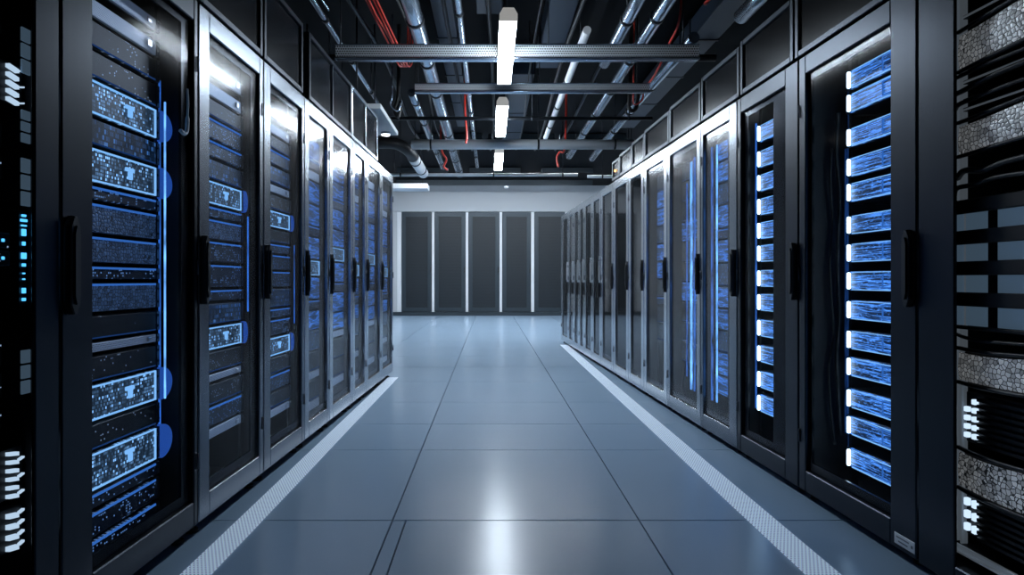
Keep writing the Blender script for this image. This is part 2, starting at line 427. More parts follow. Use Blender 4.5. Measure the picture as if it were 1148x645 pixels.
def make_server(kind, h, s, W, detail, loc, rz, label, group):
    name, cat, _ = KINDS[kind]
    t = thing(name, label, cat, loc, rz, group)
    K = (kind, round(h, 3), s, round(W, 3))
    hw = W/2
    def chas(bm): box(bm, -hw+.014, hw-.014, .013, .56, .002, h-.002, .002)
    cached(K+('c',), 'chassis', chas, M['chassis'], t)
    front = dict(bright='ports', mesh='meshf', black='dots', blue='dotsb', pale='pale', port='portsd', wire='wire', thin='dotsb', haze='hazeblue')[kind]
    def face(bm): box(bm, -hw+.022, hw-.022, 0, .012, .004, h-.004, .002)
    cached(K+('f',), 'front_panel', face, M[front], t)
    if detail:
        def ear(bm):
            box(bm, -.0095, .0095, -.002, .010, .003, h-.003, .0015)
            for zz in ((h*.25, h*.75) if h > .05 else (h/2,)):
                tube(bm, [(0, -.0055, zz), (0, -.002, zz)], .0045, 8)
        cached(('ear', round(h, 3)), 'mounting_ear', ear, M['ear'], t, (-hw+.011, 0, 0))
        cached(('ear', round(h, 3)), 'mounting_ear', ear, M['ear'], t, (hw-.011, 0, 0))
    if kind == 'bright':
        def rim(bm):
            a = hw-.03
            for z in (.004, h-.009): box(bm, -a, a, -.006, -.0005, z, z+.005)
            for x in (-a, -a+.045, a-.005): box(bm, x, x+.005, -.006, -.0005, .009, h-.009)
        cached(K+('r',), 'rim_light', rim, M['rim'], t)
        if detail:
            def vents(bm):
                for i in range(4): box(bm, -hw+.036, -hw+.068, -.008, -.0005, .016+i*(h-.03)/4, .016+i*(h-.03)/4+.005)
            cached(K+('v',), 'vent_grille', vents, M['rim'], t)
            def pb(bm): box(bm, .02, .065, -.009, -.0005, h*.58, h*.70, .002); box(bm, .035, .055, -.009, -.0005, h*.34, h*.58, .002)
            cached(K+('p',), 'port_block', pb, M['rim'], t)
            def lob(bm): half_disc(bm, s*(hw+.002), h*.5, .068 if W < .46 and h > .104 else .03, h*.52, s, -.010, .012)
            cached(K+('l',), 'end_cap', lob, M['lobe'], t)
    elif kind == 'wire':
        def endl(bm): box(bm, s*(hw-.026)-.0065, s*(hw-.026)+.0065, -.016, -.001, .008, h-.008, .006, 0, 2)
        cached(K+('e',), 'end_light', endl, M['hot'], t)
        def lines(bm):
            a0, a1 = sorted((-s*(hw-.03), s*(hw-.04)))
            box(bm, a0, a1, -.004, -.0005, .004, .008); box(bm, a0, a1, -.004, -.0005, h-.009, h-.006)
        cached(K+('n',), 'edge_light', lines, M['rim'], t)
        if detail:
            def cov(bm):
                x0 = -s*(hw-.11); a, b = sorted((x0, x0+s*.11))
                for xx in (a, b-.004): box(bm, xx, xx+.004, -.005, -.0005, .015, h-.015)
                for zz in (.015, h-.019): box(bm, a, b, -.005, -.0005, zz, zz+.004)
            cached(K+('w',), 'module_outline', cov, M['edge'], t)
    elif kind in ('mesh', 'blue', 'thin'):
        def el(bm): box(bm, -hw+.026, hw-.03, -.005, -.0005, h-.011, h-.004)
        cached(K+('n', detail), 'edge_light', el, M['edge'], t)
    elif kind in ('black', 'port'):
        def el(bm): box(bm, -hw+.026, hw-.03, -.004, -.0005, .003, .007)
        cached(K+('n',), 'edge_light', el, M['edgedim'], t)
        if detail and kind == 'black' and h > .05:
            def pl(bm):
                tube(bm, spline([(-hw+.04, -.001, h*.25), (-hw+.04, -.009, h*.3), (-hw+.04, -.009, h*.7), (-hw+.04, -.001, h*.75)], 3), .003, 6)
            cached(K+('h',), 'pull_handle', pl, M['ear'], t)
    elif kind == 'pale' and detail:
        def lt(bm): box(bm, s*(hw-.07)-.012, s*(hw-.07)+.012, -.008, -.0005, h*.3, h*.7, .002)
        cached(K+('h',), 'latch', lt, M['silver'], t)
    return t

def rack(row, t0, t1, idx, d=.08, foff=.11, near=.10, far=.045, mn=.012, mf=.05, strips=(), stack=None, zfix=None, detail=True,
         frame='frame', glass='glass', door=True, handle='handle', mask_top=.03, mask_bot=.04, label_extra=None, W=.45):
    R = ROWS[row]; loc, rz, w, s = frame_of(row, t0, t1); z0, z1 = R['z0'], R['z1']
    lab = '%s black server rack from the camera in the %s row, %s' % (ORD[idx], R['side'], label_extra or 'glass door')
    r = thing('server_rack', lab, 'server rack', loc, rz, 'server racks in the %s row' % R['side'])
    hw = w/2; X = lambda a, b: tuple(sorted((a*s, b*s)))     # far = +1
    bm = B(); e = .018
    box(bm, -hw, -hw+e, .042, .95, z0, z1, .002); box(bm, hw-e, hw, .042, .95, z0, z1, .002)
    box(bm, -hw+e, hw-e, .042, .95, z1-.03, z1, .002); box(bm, -hw+e, hw-e, .042, .95, z0, z0+.04, .002)
    box(bm, -hw+e, hw-e, .93, .95, z0+.04, z1-.03)
    obj('cabinet_body', bm, M['inner'], r)
    # plinth and feet
    bm = B(); box(bm, -hw+.03, hw-.03, .07, .90, .012, z0-.0005); obj('plinth', bm, M['body'], r)
    for sx in (-1, 1):
        for yy in (.055, .92):
            if yy > .5 and not detail: continue
            def ft(bm, zz=z0):
                tube(bm, [(0, 0, .0), (0, 0, .012)], .024, 10); tube(bm, [(0, 0, .012), (0, 0, zz)], .009, 8)
            cached(('foot', z0), 'leveling_foot', ft, M['rubber'], r, (sx*(hw-.05), yy, 0.0005))
    # servers and rails
    xs = s*(hw-foff) - s*W/2
    lo, hi = xs-W/2, xs+W/2
    lo = max(lo, -hw+.024); hi = min(hi, hw-.024); xs = (lo+hi)/2; Wc = hi-lo
    bm = B(); rails = []
    if stack:
        items = []
        if zfix: items = list(zfix)
        else:
            z = stack[0]
            for kind, h in stack[1:]:
                z -= h + .008
                if kind: items.append((kind, z, h))
        cy, sy = math.cos(rz), math.sin(rz)
        for i, (kind, z, h) in enumerate(items):
            L = '%s, %s from the top in %s %s rack' % (KINDS[kind][2], ORD[i], ORD[idx], R['side'])
            wl = (loc[0] + cy*xs - sy*d, loc[1] + sy*xs + cy*d, z)
            make_server(kind, h, s, Wc, detail, wl, rz, L, 'units in the %s %s rack' % (ORD[idx], R['side']))
            rails.append(z)
    if rails or not door:
        for a in (lo-.001, hi+.001):
            for yy in (d+.022, .70):
                sgn = 1 if a > xs else -1
                p = sorted((a, a+sgn*.022 if abs(a+sgn*.022) < hw-.019 else a+sgn*.002))
                if p[1]-p[0] > .0005: box(bm, p[0], p[1], yy, yy+.03, z0+.041, z1-.031)
        for z in rails:
            for a, sgn in ((lo, 1), (hi, -1)):
                p = sorted((a-.001*sgn, a+sgn*.03)); box(bm, p[0], p[1], d+.03, .69, z-.004, z-.001)
        obj('mounting_rails', bm, M['chassis'], r)
    else: bm.free()
    for (f, wd, mt, yy, za, zb) in strips:   # f: 0 near .. 1 far
        x = s*(-hw + f*w)
        bm = B(); box(bm, x-wd/2, x+wd/2, yy-.008, yy, za, zb, .002); obj('light_strip', bm, M[mt], r)
    if door:
        H0, H1 = z0+.004, z1-.004; tr, br = .085, .095
        bm = B()
        a0, a1 = X(-hw+.002, -hw+near); box(bm, a0, a1, 0, .036, H0, H1, .004)
        a0, a1 = X(hw-far, hw-.002); box(bm, a0, a1, 0, .036, H0, H1, .004)
        a0, a1 = X(-hw+near, hw-far)
        box(bm, a0, a1, 0, .036, H1-tr, H1, .004); box(bm, a0, a1, 0, .036, H0, H0+br, .004)
        # black border behind the glass
        g0, g1 = X(-hw+near+mn, hw-far-mf)
        zt, zb = H1-tr-mask_top, H0+br+mask_bot
        box(bm, a0-.001, g0, .020, .030, H0+br, H1-tr, 0, 1); box(bm, g1, a1+.001, .020, .030, H0+br, H1-tr, 0, 1)
        box(bm, g0, g1, .020, .030, zt, H1-tr, 0, 1); box(bm, g0, g1, .020, .030, H0+br, zb, 0, 1)
        dr = obj('door', bm, [M[frame], M['mask']], r)
        bm = B(); quad(bm, [(a0, .014, H0+br), (a1, .014, H0+br), (a1, .014, H1-tr), (a0, .014, H1-tr)])
        m = bpy.data.meshes.new('door_glass'); bm.normal_update(); bm.to_mesh(m); bm.free(); m.materials.append(M[glass])
        put('door_glass', m, dr)
        if handle:
            bm = B(); xc = s*(-hw+(.024 if idx < 4 else .036)); wd = (.019 if idx < 4 else .012) if handle == 'handle' else .013; pr = -.024 if idx < 4 else -.016
            za, zb = (.905, 1.175) if handle == 'handle' else (.97, 1.27)
            poly = [(xc-wd, za+.03), (xc-wd+.012, za), (xc+wd-.012, za), (xc+wd, za+.03), (xc+wd, zb-.03), (xc+wd-.012, zb), (xc-wd+.012, zb), (xc-wd, zb-.03)]
            if handle == 'silver': poly = [(xc-wd, za), (xc+wd, za), (xc+wd, za+.10), (xc+.007, zb), (xc-.007, zb), (xc-wd, za+.10)]
            prism(bm, poly, 'y', pr, -.0005, .003)
            if handle == 'silver':
                b2 = B(); box(b2, xc-wd, xc+wd, -.030, -.0005, .80, .96, .004); obj('lock_block', b2, M['handle'], dr)
            poly2 = [(x*1.0 if False else xc+(x-xc)*.55, (za+zb)/2+(z-(za+zb)/2)*.8) for x, z in poly]
            prism(bm, poly2, 'y', pr-.006, pr, .001)
            obj('handle', bm, M[handle], dr)
        for zz in (z0+.25, z0+1.0, z1-.25):
            def hg(bm): tube(bm, [(0, 0, -.03), (0, 0, .03)], .0035, 8)
            cached('hinge', 'hinge', hg, M['ear'], dr, (s*(hw-.010), -.004, zz))
    return r, (loc, rz, w, s, xs, Wc, hw)

# ---- left row: near open rack, then glass doored racks
LT = [.93, 1.63, 2.353, 2.977, 3.574, 4.07, 4.66, 5.11, 5.70, 6.29]
RT = [1.36, 2.084, 2.825, 3.463, 4.0, 4.66, 5.26, 5.76, 6.34, 6.92, 7.40, 7.88, 8.25, 8.65, 9.1, 9.75]

LR, GL1 = rack('L', LT[1], LT[2], 1, d=.085, foff=.115, near=.125, far=.03, mn=.01, mf=.055,
     glass='glassclear', strips=[(.853, .0045, 'strip', .074, .56, 1.66), (.90, .007, 'stripdim', .114, .45, 1.75)],
     stack=[1.965, ('pale', .052), (None, .012), ('pale', .060), ('black', .085), ('black', .085), ('bright', .110), ('port', .085), ('bright', .110),
            ('thin', .045), ('mesh', .095), ('mesh', .085), ('thin', .045), ('mesh', .095), ('black', .075), ('pale', .035), ('black', .080),
            ('bright', .115), ('black', .080), ('bright', .120), ('thin', .05), ('blue', .08), ('blue', .09)][:23])
mixA = [1.93, ('pale', .06), (None, .012), ('pale', .06), ('black', .075), ('blue', .085), ('blue', .07), ('port', .085), ('bright', .10), ('thin', .045), ('mesh', .085), ('blue', .09), ('blue', .10), ('thin', .05),
        ('port', .09), ('bright', .10), ('black', .085), ('pale', .035), ('black', .085), ('blue', .085), ('pale', .045)]
mixB = [1.93, ('pale', .06), (None, .014), ('pale', .055), ('black', .07), ('blue', .075), ('port', .09), ('pale', .045), ('black', .08), ('bright', .09), ('black', .07), ('thin', .05), ('blue', .08), ('blue', .085),
        ('port', .10), ('thin', .05), ('blue', .085), ('bright', .10), ('black', .085), ('blue', .085), ('black', .08), ('pale', .045)]
rack('L', LT[2], LT[3], 2, d=.05, foff=.115, near=.085, far=.045, mn=.01, mf=.055, frame='frame_halflit', glass='glassmid', strips=[(.832, .004, 'stripdim', .036, .85, 1.3)], stack=mixA)
rack('L', LT[3], LT[4], 3, d=.05, foff=.09, near=.085, far=.045, mn=.01, mf=.035, frame='frame_halflit', glass='glassmid', strips=[(.868, .004, 'stripdim', .036, .75, 1.2)], stack=mixB)
farS = [1.90, ('pale', .07), ('haze', .10), ('haze', .12), ('thin', .06), ('haze', .14), ('haze', .12), ('bright', .10), ('haze', .14), ('thin', .06), ('haze', .14), ('haze', .12), ('pale', .05), ('black', .14), ('black', .12), ('pale', .06), ('black', .1)]
farT = [1.90, ('haze', .12), ('thin', .06), ('pale', .06), ('haze', .14), ('haze', .13), ('thin', .06), ('haze', .14), ('bright', .10), ('haze', .14), ('thin', .06), ('haze', .12), ('port', .12), ('black', .12), ('pale', .05), ('black', .12), ('pale', .06)]
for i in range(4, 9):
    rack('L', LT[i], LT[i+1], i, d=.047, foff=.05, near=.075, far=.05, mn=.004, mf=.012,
         stack=farS if i % 2 else farT, detail=False, frame='frame_brightlit' if i > 4 else 'frame_lit', W=.52)

# ---- right row
r1z = [1.867, 1.766, 1.617, 1.488, 1.379, 1.238, 1.117, .996, .871, .742, .625, .488, .371, .23]
R1, G1 = rack('R', RT[1], RT[2], 1, d=.12, foff=.17, near=.13, far=.055, mn=.004, mf=.02, strips=[(.80, .006, 'stripdim', .15, .25, 1.9), (.89, .05, 'tintglow', .19, .3, 1.6)],  # wide faint strip added to tint the cable zone blue
              glass='glassclear', stack=[1.9, ('wire', .09)], zfix=[('wire', z-.044, .088) for z in r1z])
r2z = [1.80, 1.66, 1.53, 1.40, 1.27, 1.145, 1.01, .88, .74, .60, .46, .33]
rack('R', RT[2], RT[3], 2, d=.06, foff=.125, near=.115, far=.045, mn=.15, mf=.05, strips=[(.905, .008, 'stripdim', .085, .28, 1.88)],
     glass='glassclear', stack=[1.9, ('wire', .1)], zfix=[('wire', z-.05, .098) for z in r2z])
rack('R', RT[3], RT[4], 3, d=.064, foff=.07, near=.10, far=.04, mn=.06, mf=.004, frame='frame_halflit', strips=[(.73, .014, 'strip', .054, .22, 1.86), (.865, .022, 'stripdim', .052, .22, 1.86)],
     stack=[1.88, ('haze', .12), ('haze', .13), ('port', .13), ('haze', .14), ('thin', .06), ('haze', .14), ('port', .14), ('haze', .13), ('haze', .13), ('port', .13), ('haze', .14), ('haze', .12)])
rack('R', RT[4], RT[5], 4, d=.075, foff=.09, near=.06, far=.06, mn=.01, mf=.01, strips=[(.47, .030, 'strip', .062, .22, 1.84), (.37, .022, 'stripdim', .060, .22, 1.86), (.60, .014, 'stripdim', .062, .3, 1.7)], frame='frame_lit',
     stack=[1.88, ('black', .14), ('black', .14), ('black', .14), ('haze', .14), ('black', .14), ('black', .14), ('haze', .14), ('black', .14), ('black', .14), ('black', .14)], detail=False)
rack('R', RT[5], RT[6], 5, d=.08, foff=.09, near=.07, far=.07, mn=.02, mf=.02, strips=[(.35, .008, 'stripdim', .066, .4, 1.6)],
     stack=[1.88, ('black', .12), ('haze', .14), ('haze', .14), ('port', .14), ('haze', .14), ('haze', .14), ('black', .14), ('thin', .06), ('black', .14), ('black', .14)], detail=False, frame='frame_brightlit')
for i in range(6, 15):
    rack('R', RT[i], RT[i+1], i, near=.08, far=.08, mn=.01, mf=.01, detail=False, frame='frame_brightlit', glass='glassfar', handle='silver' if i > 8 else 'handle',
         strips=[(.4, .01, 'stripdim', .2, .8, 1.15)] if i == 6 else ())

# pale curved latch on the far stile of the second left-side door
dr = [c for c in LR.children if c.name.startswith('door')][0]
bm = B(); x = .262
tube(bm, spline([(x+.006, -.006, 1.712), (x+.004, -.010, 1.66), (x, -.010, 1.60), (x-.004, -.010, 1.555), (x-.022, -.010, 1.538), (x-.045, -.008, 1.545)], 5), [.004]*10 + [.007]*16, 8)
obj('latch', bm, M['white'], dr)

# label plate on the second right-side rack
loc, rz, w, s, xs, Wc, hw = G1
bm = B(); a0, a1 = sorted((s*(-hw+.006), s*(-hw+.105)))
box(bm, a0, a1, -.003, -.0005, .052, .092, .001)
for q, (u, v) in enumerate(((.1, .62), (.2, .55))): box(bm, a0+.012+.01*q, a0+.012+(a1-a0)*v, -.0042, -.003, .077-.014*q, .082-.014*q, 0, 1)
box(bm, a1-.016, a1-.008, -.0042, -.003, .066, .076, 0, 1)
obj('label_plate', bm, [M['plate'], M['ink']], R1)

# cables on the far side inside that rack
def local_to_world(G, x, y, z):
    loc, rz = G[0], G[1]; c, sn = math.cos(rz), math.sin(rz)
    return (loc[0]+c*x-sn*y, loc[1]+sn*x+c*y, z)
for q, (fx, y, za, zb, mt, lab) in enumerate([(.87, .13, .3, 1.75, 'cable', 'thick black cable hanging inside the second right-side rack'),
                                             (.92, .12, .25, 1.6, 'cable', 'thin black cable hanging beside the rack wall, second right-side rack')]):
    pts = [local_to_world(G1, s*(-hw+fx*w) + .01*math.sin(k*1.7+q), y + .012*math.cos(k*2.1), za+(zb-za)*k/8) for k in range(9)]
    bm = B(); tube(bm, spline(pts, 4), .009-.003*q, 8); tag(obj('cable', bm, M[mt]), lab, 'cable')

# ------------------------------------------------------------------ open racks nearest the camera
def open_rack(row, t0, t1, stile):
    R = ROWS[row]; loc, rz, w, s = frame_of(row, t0, t1); z0, z1 = R['z0'], R['z1']; hw = w/2
    r = thing('open_rack', 'black open-front equipment rack without a door, first in the %s row' % R['side'], 'equipment rack', loc, rz)
    X = lambda a, b: tuple(sorted((a*s, b*s)))
    bm = B(); e = .018
    box(bm, -hw, -hw+e, .042, .95, z0, z1, .002); box(bm, hw-e, hw, .042, .95, z0, z1, .002)
    box(bm, -hw+e, hw-e, .042, .95, z1-.03, z1, .002); box(bm, -hw+e, hw-e, .042, .95, z0, z0+.04, .002)
    box(bm, -hw+e, hw-e, .93, .95, z0+.04, z1-.03)
    obj('cabinet_body', bm, M['inner'], r)
    bm = B()
    a = X(hw-stile, hw-.002); box(bm, a[0], a[1], 0, .012, z0, z1, .003)
    a = X(-hw+.002, -hw+.07); box(bm, a[0], a[1], 0, .04, z0, z1, .004)
    a = X(-hw+.07, hw-stile); box(bm, a[0], a[1], 0, .04, z1-.06, z1, .004); box(bm, a[0], a[1], 0, .04, z0, z0+.06, .004)
    obj('front_frame', bm, M['frame'], r)
    bm = B(); box(bm, -hw+.03, hw-.03, .07, .90, .012, z0-.0005); obj('plinth', bm, M['body'], r)
    for sx in (-1, 1):
        for yy in (.055, .92):
            put('leveling_foot', MESH[('foot', z0)], r, (sx*(hw-.05), yy, .0005))
    return r, (loc, rz, w, s, 0, 0, hw)

OR, GR = open_rack('R', RT[0], RT[1], .155)
OL, GL = open_rack('L', LT[0], LT[1], .085)

# right open rack: posts, honeycomb units, louvre panel, ports, cables
loc, rz, w, s, _, _, hw = GR
def fx(t): # local x from row parameter (distance along aisle)
    return s*(t - (RT[0]+RT[1])/2)
for t, y, wd in ((2.048, .10, .012), (2.018, .10, .012)):
    bm = B(); box(bm, fx(t)-wd/2, fx(t)+wd/2, y, y+.02, .12, 1.96, .002); obj('mounting_post', bm, M['postpale'], OR)
bm = B(); box(bm, fx(1.42)-.015, fx(1.42)+.015, .10, .12, .12, 1.96, .002); obj('mounting_post', bm, M['postpale'], OR)
bm = B(); box(bm, -hw+.019, hw-.019, .64, .70, .08, .11, .002); box(bm, -hw+.019, hw-.019, .125, .16, .08, .11, .002)
obj('support_rail', bm, M['chassis'], OR)

def honey_unit(z, h, lab, bow=.03, tilt=0.):
    t = thing('storage_array', lab, 'storage array', local_to_world(GR, fx(1.72), .075, z), rz, 'silver honeycomb storage arrays in the open rack')
    hwid = .275
    bm = B(); n = 16
    V = []
    for i in range(n+1):
        u = -1+2*i/n; x = u*hwid; yy = -bow*(1-u*u); dz = .012*math.sin(u*2.2)
        V.append((bm.verts.new((x, yy, .004+dz*.3)), bm.verts.new((x, yy-.006, h*.5+dz)), bm.verts.new((x, yy, h-.004+dz))))
    for i in range(n):
        for k in range(2):
            f = bm.faces.new((V[i][k], V[i+1][k], V[i+1][k+1], V[i][k+1])); f.smooth = True
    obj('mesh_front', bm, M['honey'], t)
    bm = B(); box(bm, -hwid+.004, hwid-.004, .012, .5, .006, h-.012, .003); obj('chassis', bm, M['chassis'], t)
    bm = B(); tube(bm, [(-hwid+2*hwid*i/12, -bow*(1-(-1+i/6)**2)-.004, h+.006+.008*math.sin((-1+i/6)*2.2)) for i in range(13)], .007, 6)
    tube(bm, [(-hwid+2*hwid*i/12, -bow*(1-(-1+i/6)**2)-.004, -.004+.004*math.sin((-1+i/6)*2.2)) for i in range(13)], .007, 6)
    obj('trim_rail', bm, M['chassis'], t)
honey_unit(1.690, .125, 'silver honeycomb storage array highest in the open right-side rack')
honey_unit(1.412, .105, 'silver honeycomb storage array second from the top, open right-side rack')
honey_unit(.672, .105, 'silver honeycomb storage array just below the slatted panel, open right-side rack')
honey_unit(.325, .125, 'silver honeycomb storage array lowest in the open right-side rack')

t = thing('slatted_panel', 'pale blue panel crossed by black slats in the open right-side rack', 'panel', local_to_world(GR, fx(1.72), .06, .84), rz)
bm = B()
for (a, b) in ((2.02, 1.992), (1.98, 1.90), (1.862, 1.74), (1.70, 1.50)):
    x0, x1 = sorted((fx(a)-fx(1.72), fx(b)-fx(1.72))); box(bm, x0, x1, .024, .029, .012, .38, .001)
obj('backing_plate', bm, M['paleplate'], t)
for k, (za, zb) in enumerate(((.0, .012), (.075, .12), (.175, .22), (.275, .32), (.375, .42))):
    bm = B(); box(bm, -.31, .31, .0, .018, za, zb, .003); obj('slat', bm, M['slat'], t)

def port_unit(z, h, rows, lab):
    t = thing('patch_panel', lab, 'patch panel', local_to_world(GR, fx(1.72), .09, z), rz)
    bm = B(); box(bm, -.28, .28, .012, .45, 0, h, .003); obj('chassis', bm, M['chassis'], t)
    bm = B()
    for i in range(int(h/.02)): box(bm, -.275, fx(1.925)-fx(1.72) if fx(1.925) > fx(1.72) else .275, 0, .012, i*.02+.003, i*.02+.013)
    bm2 = B()
    for i in range(rows):
        for q, tt in enumerate((1.985, 1.955)):
            zz = h*(.1+.85*i/rows)
            if (i*3+q) % 7 == 5: continue
            box(bm2, fx(tt)-fx(1.72)-.0075, fx(tt)-fx(1.72)+.0075, -.004, .0115, zz, zz+h*.5/rows, .002)
    bm.free(); bm = B()
    x0, x1 = sorted((fx(1.935)-fx(1.72), fx(1.46)-fx(1.72)))
    for i in range(int(h/.02)): box(bm, x0, x1, -.01, .011, i*.02+.003, i*.02+.014, .001)
    obj('vent_front', bm, M['slat'], t); obj('port', bm2, M['whiteled'], t)
port_unit(.468, .165, 5, 'vented black patch panel with five rows of lit ports, open right-side rack')
port_unit(.165, .145, 3, 'vented black patch panel with three rows of lit ports, open right-side rack')
# tray at the bottom
t = thing('equipment_tray', 'black bottom tray with pale front lip in the open right-side rack', 'tray', local_to_world(GR, fx(1.72), .075, .113), rz)
bm = B(); box(bm, -.29, .27, .0, .5, 0, .012, .002); obj('tray_base', bm, M['chassis'], t)
bm = B(); box(bm, -.29, .29, -.012, -.001, 0, .02, .002); box(bm, -.29, .20, -.030, -.014, .002, .008, .001); obj('front_lip', bm, M['postpale'], t)
# slim black shelves and cables
for q, (z, n) in enumerate(((1.86, 'upper'), (1.585, 'middle'), (1.645, 'raised'), (1.555, 'low'))):
    t = thing('cable_shelf', 'slim black cable shelf at %s height in the open right-side rack' % n, 'shelf', local_to_world(GR, fx(1.72), .09, z), rz)
    bm = B(); box(bm, -.28, .28, 0, .4, 0, .012, .002); obj('shelf_plate', bm, M['chassis'], t)
    bm = B(); box(bm, -.28, .28, -.008, -.0005, .001, .006, .001); obj('front_edge', bm, M['postpale'], t)
cabs = [([(2.03, .09, 1.622), (1.95, .055, 1.612), (1.85, .052, 1.622), (1.7, .052, 1.626), (1.5, .06, 1.62)], .009, 'black cable running above the middle shelf in the open right-side rack'),
        ([(2.03, .09, 1.675), (1.95, .055, 1.663), (1.87, .050, 1.664), (1.7, .046, 1.662), (1.5, .05, 1.664)], .007, 'thin black cable just under the highest honeycomb array'),
        ([(2.03, .09, 1.572), (1.97, .055, 1.572), (1.88, .052, 1.574), (1.75, .052, 1.577), (1.5, .06, 1.572)], .008, 'black cable running just above the second honeycomb array'),
        ([(2.02, .09, 1.34), (1.95, .055, 1.352), (1.87, .05, 1.34), (1.78, .05, 1.352), (1.55, .05, 1.355)], .010, 'thick black cable bending below the second honeycomb array'),
        ([(2.035, .09, 1.28), (1.98, .055, 1.30), (1.9, .05, 1.30), (1.82, .05, 1.31), (1.6, .05, 1.30)], .008, 'black cable rising above the slatted panel'),
        ([(2.02, .09, .818), (1.96, .06, .815), (1.88, .055, .808), (1.8, .055, .812), (1.6, .06, .816)], .006, 'black cable sagging between slatted panel and third honeycomb array')]
for pts, rad, lab in cabs:
    bm = B(); tube(bm, spline([local_to_world(GR, fx(a), b, c) for a, b, c in pts], 6), rad, 8); tag(obj('cable', bm, M['cable']), lab, 'cable')

# left open rack: plates, lit slats, cyan lights
loc, rz, w, s, _, _, hw = GL
def fl(t): return s*(t - (LT[0]+LT[1])/2)
bm = B(); box(bm, fl(1.604), fl(1.612), .05, .08, .12, 1.98, .001); obj('mounting_post', bm, M['chassis'], OL)
def stack_plate(z, h, n, lab):
    t = thing('blanking_plate', lab, 'plate', local_to_world(GL, fl(1.583), .055, z), rz, 'pale plates beside the open left-side rack post')
    for i in range(n):
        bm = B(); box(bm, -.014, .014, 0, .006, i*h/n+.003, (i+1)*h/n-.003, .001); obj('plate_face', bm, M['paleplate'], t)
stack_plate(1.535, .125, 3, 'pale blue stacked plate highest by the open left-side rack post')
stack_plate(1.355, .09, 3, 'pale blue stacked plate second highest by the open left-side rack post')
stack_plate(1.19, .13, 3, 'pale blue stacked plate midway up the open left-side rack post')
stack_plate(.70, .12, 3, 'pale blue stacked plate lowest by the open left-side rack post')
def lit_slats(z, h, n, lab):
    t = thing('vent_unit', lab, 'vent unit', local_to_world(GL, fl(1.40), .06, z), rz)
    bm = B(); box(bm, -.2, .19, .012, .4, 0, h, .002); obj('chassis', bm, M['chassis'], t)
    for i in range(n):
        zz = h*(i+.2)/n
        bm = B(); prism(bm, [(.135, zz), (.165, zz-.006), (.165, zz-.006+h*.45/n), (.135, zz+h*.45/n)], 'y', 0, .0115); obj('slat', bm, M['slatlit'], t)
        if i % 2 == 0 or n == 4:
            bm = B(); prism(bm, [(.172, zz), (.186, zz+.004), (.186, zz+.004+h*.2/n), (.172, zz+h*.2/n)], 'y', .003, .0115); obj('slat', bm, M['slatlit'], t)
lit_slats(1.452, .105, 5, 'black vent unit with five glowing slats, upper part of open left-side rack')
lit_slats(.44, .13, 6, 'black vent unit with six glowing slats, lower part of open left-side rack')
lit_slats(.305, .11, 4, 'black vent unit with four glowing slats at the foot of open left-side rack')
t = thing('indicator_column', 'narrow black column of cyan indicator lights in the open left-side rack', 'indicator lights', local_to_world(GL, fl(1.583), .06, .93), rz)
bm = B(); box(bm, -.012, .012, .006, .02, 0, .25, .001); obj('column_body', bm, M['chassis'], t)
for z, hh, wd in ((.235, .006, .006), (.222, .007, .010), (.21, .004, .008), (.185, .018, .006), (.16, .010, .004), (.125, .016, .007), (.105, .008, .005), (.085, .004, .003), (.07, .004, .003), (.035, .014, .005), (.015, .008, .005)):
    bm = B(); box(bm, -wd, wd, .0, .0055, z, z+hh, .001); obj('indicator_light', bm, M['cyan'], t)
for q, z in enumerate((1.10, 1.055)):
    t = thing('control_unit', 'black control unit with one cyan light, %s of two in open left-side rack' % ('upper' if q == 0 else 'lower'), 'control unit', local_to_world(GL, fl(1.37), .07, z-.02), rz)
    bm = B(); box(bm, -.19, .18, .0, .4, 0, .04, .003); obj('chassis', bm, M['dots'], t)
    bm = B(); box(bm, .150, .158, -.004, -.0005, .016, .024, .001); obj('indicator_light', bm, M['cyan'], t)
for q, z in enumerate((1.70, 1.62, 1.33, 1.25, .86, .78, .70, .62)):
    t = thing('rack_unit', 'plain black rack unit, %s from the top in open left-side rack' % ORD[q], 'rack unit', local_to_world(GL, fl(1.36), .08, z), rz, 'plain black units in the open left-side rack')
    bm = B(); box(bm, -.19, .18, .012, .4, 0, .07, .003); obj('chassis', bm, M['chassis'], t)
    bm = B(); box(bm, -.185, .175, 0, .0115, .004, .066, .002); obj('front_panel', bm, M['dots'], t)

# ------------------------------------------------------------------ overhead panels
def overhead(row, t0, t1, panes, idx, z1=None, rec=0., lab='', frame='frame'):
    R = ROWS[row]; loc, rz, w, s = frame_of(row, t0, t1); hw = w/2
    zb, zt = R['oh0'], z1 or R['oh1']
    c, sn = math.cos(rz), math.sin(rz)
    loc = (loc[0]-sn*rec, loc[1]+c*rec, 0)
    t = thing('overhead_panel', '%s black overhead panel above the %s racks, %s' % (ORD[idx], R['side'], lab or ('two panes' if panes == 2 else 'single pane')), 'overhead panel', loc, rz, 'overhead panels above the %s racks' % R['side'])
    bm = B(); f = .028
    box(bm, -hw, -hw+f, 0, .03, zb, zt, .003); box(bm, hw-f, hw, 0, .03, zb, zt, .003)
    box(bm, -hw+f, hw-f, 0, .03, zt-f, zt, .003); box(bm, -hw+f, hw-f, 0, .03, zb, zb+f, .003)
    if panes == 2: box(bm, -.008, .008, 0, .03, zb+f, zt-f, .002)
    obj('panel_frame', bm, M[frame], t)
    bm = B(); box(bm, -hw+.004, hw-.004, .032, .6, zb+.002, zt-.002, .002); obj('housing', bm, M['body'], t)
    for q in range(panes):
        a = -hw+f+.002 if q == 0 else .01; b = hw-f-.002 if (panes == 1 or q == 1) else -.01
        bm = B(); box(bm, a, b, .012, .020, zb+f+.002, zt-f-.002, .001); obj('pane', bm, M['mask'], t)
    return t, (loc, rz, w, s, 0, 0, hw)
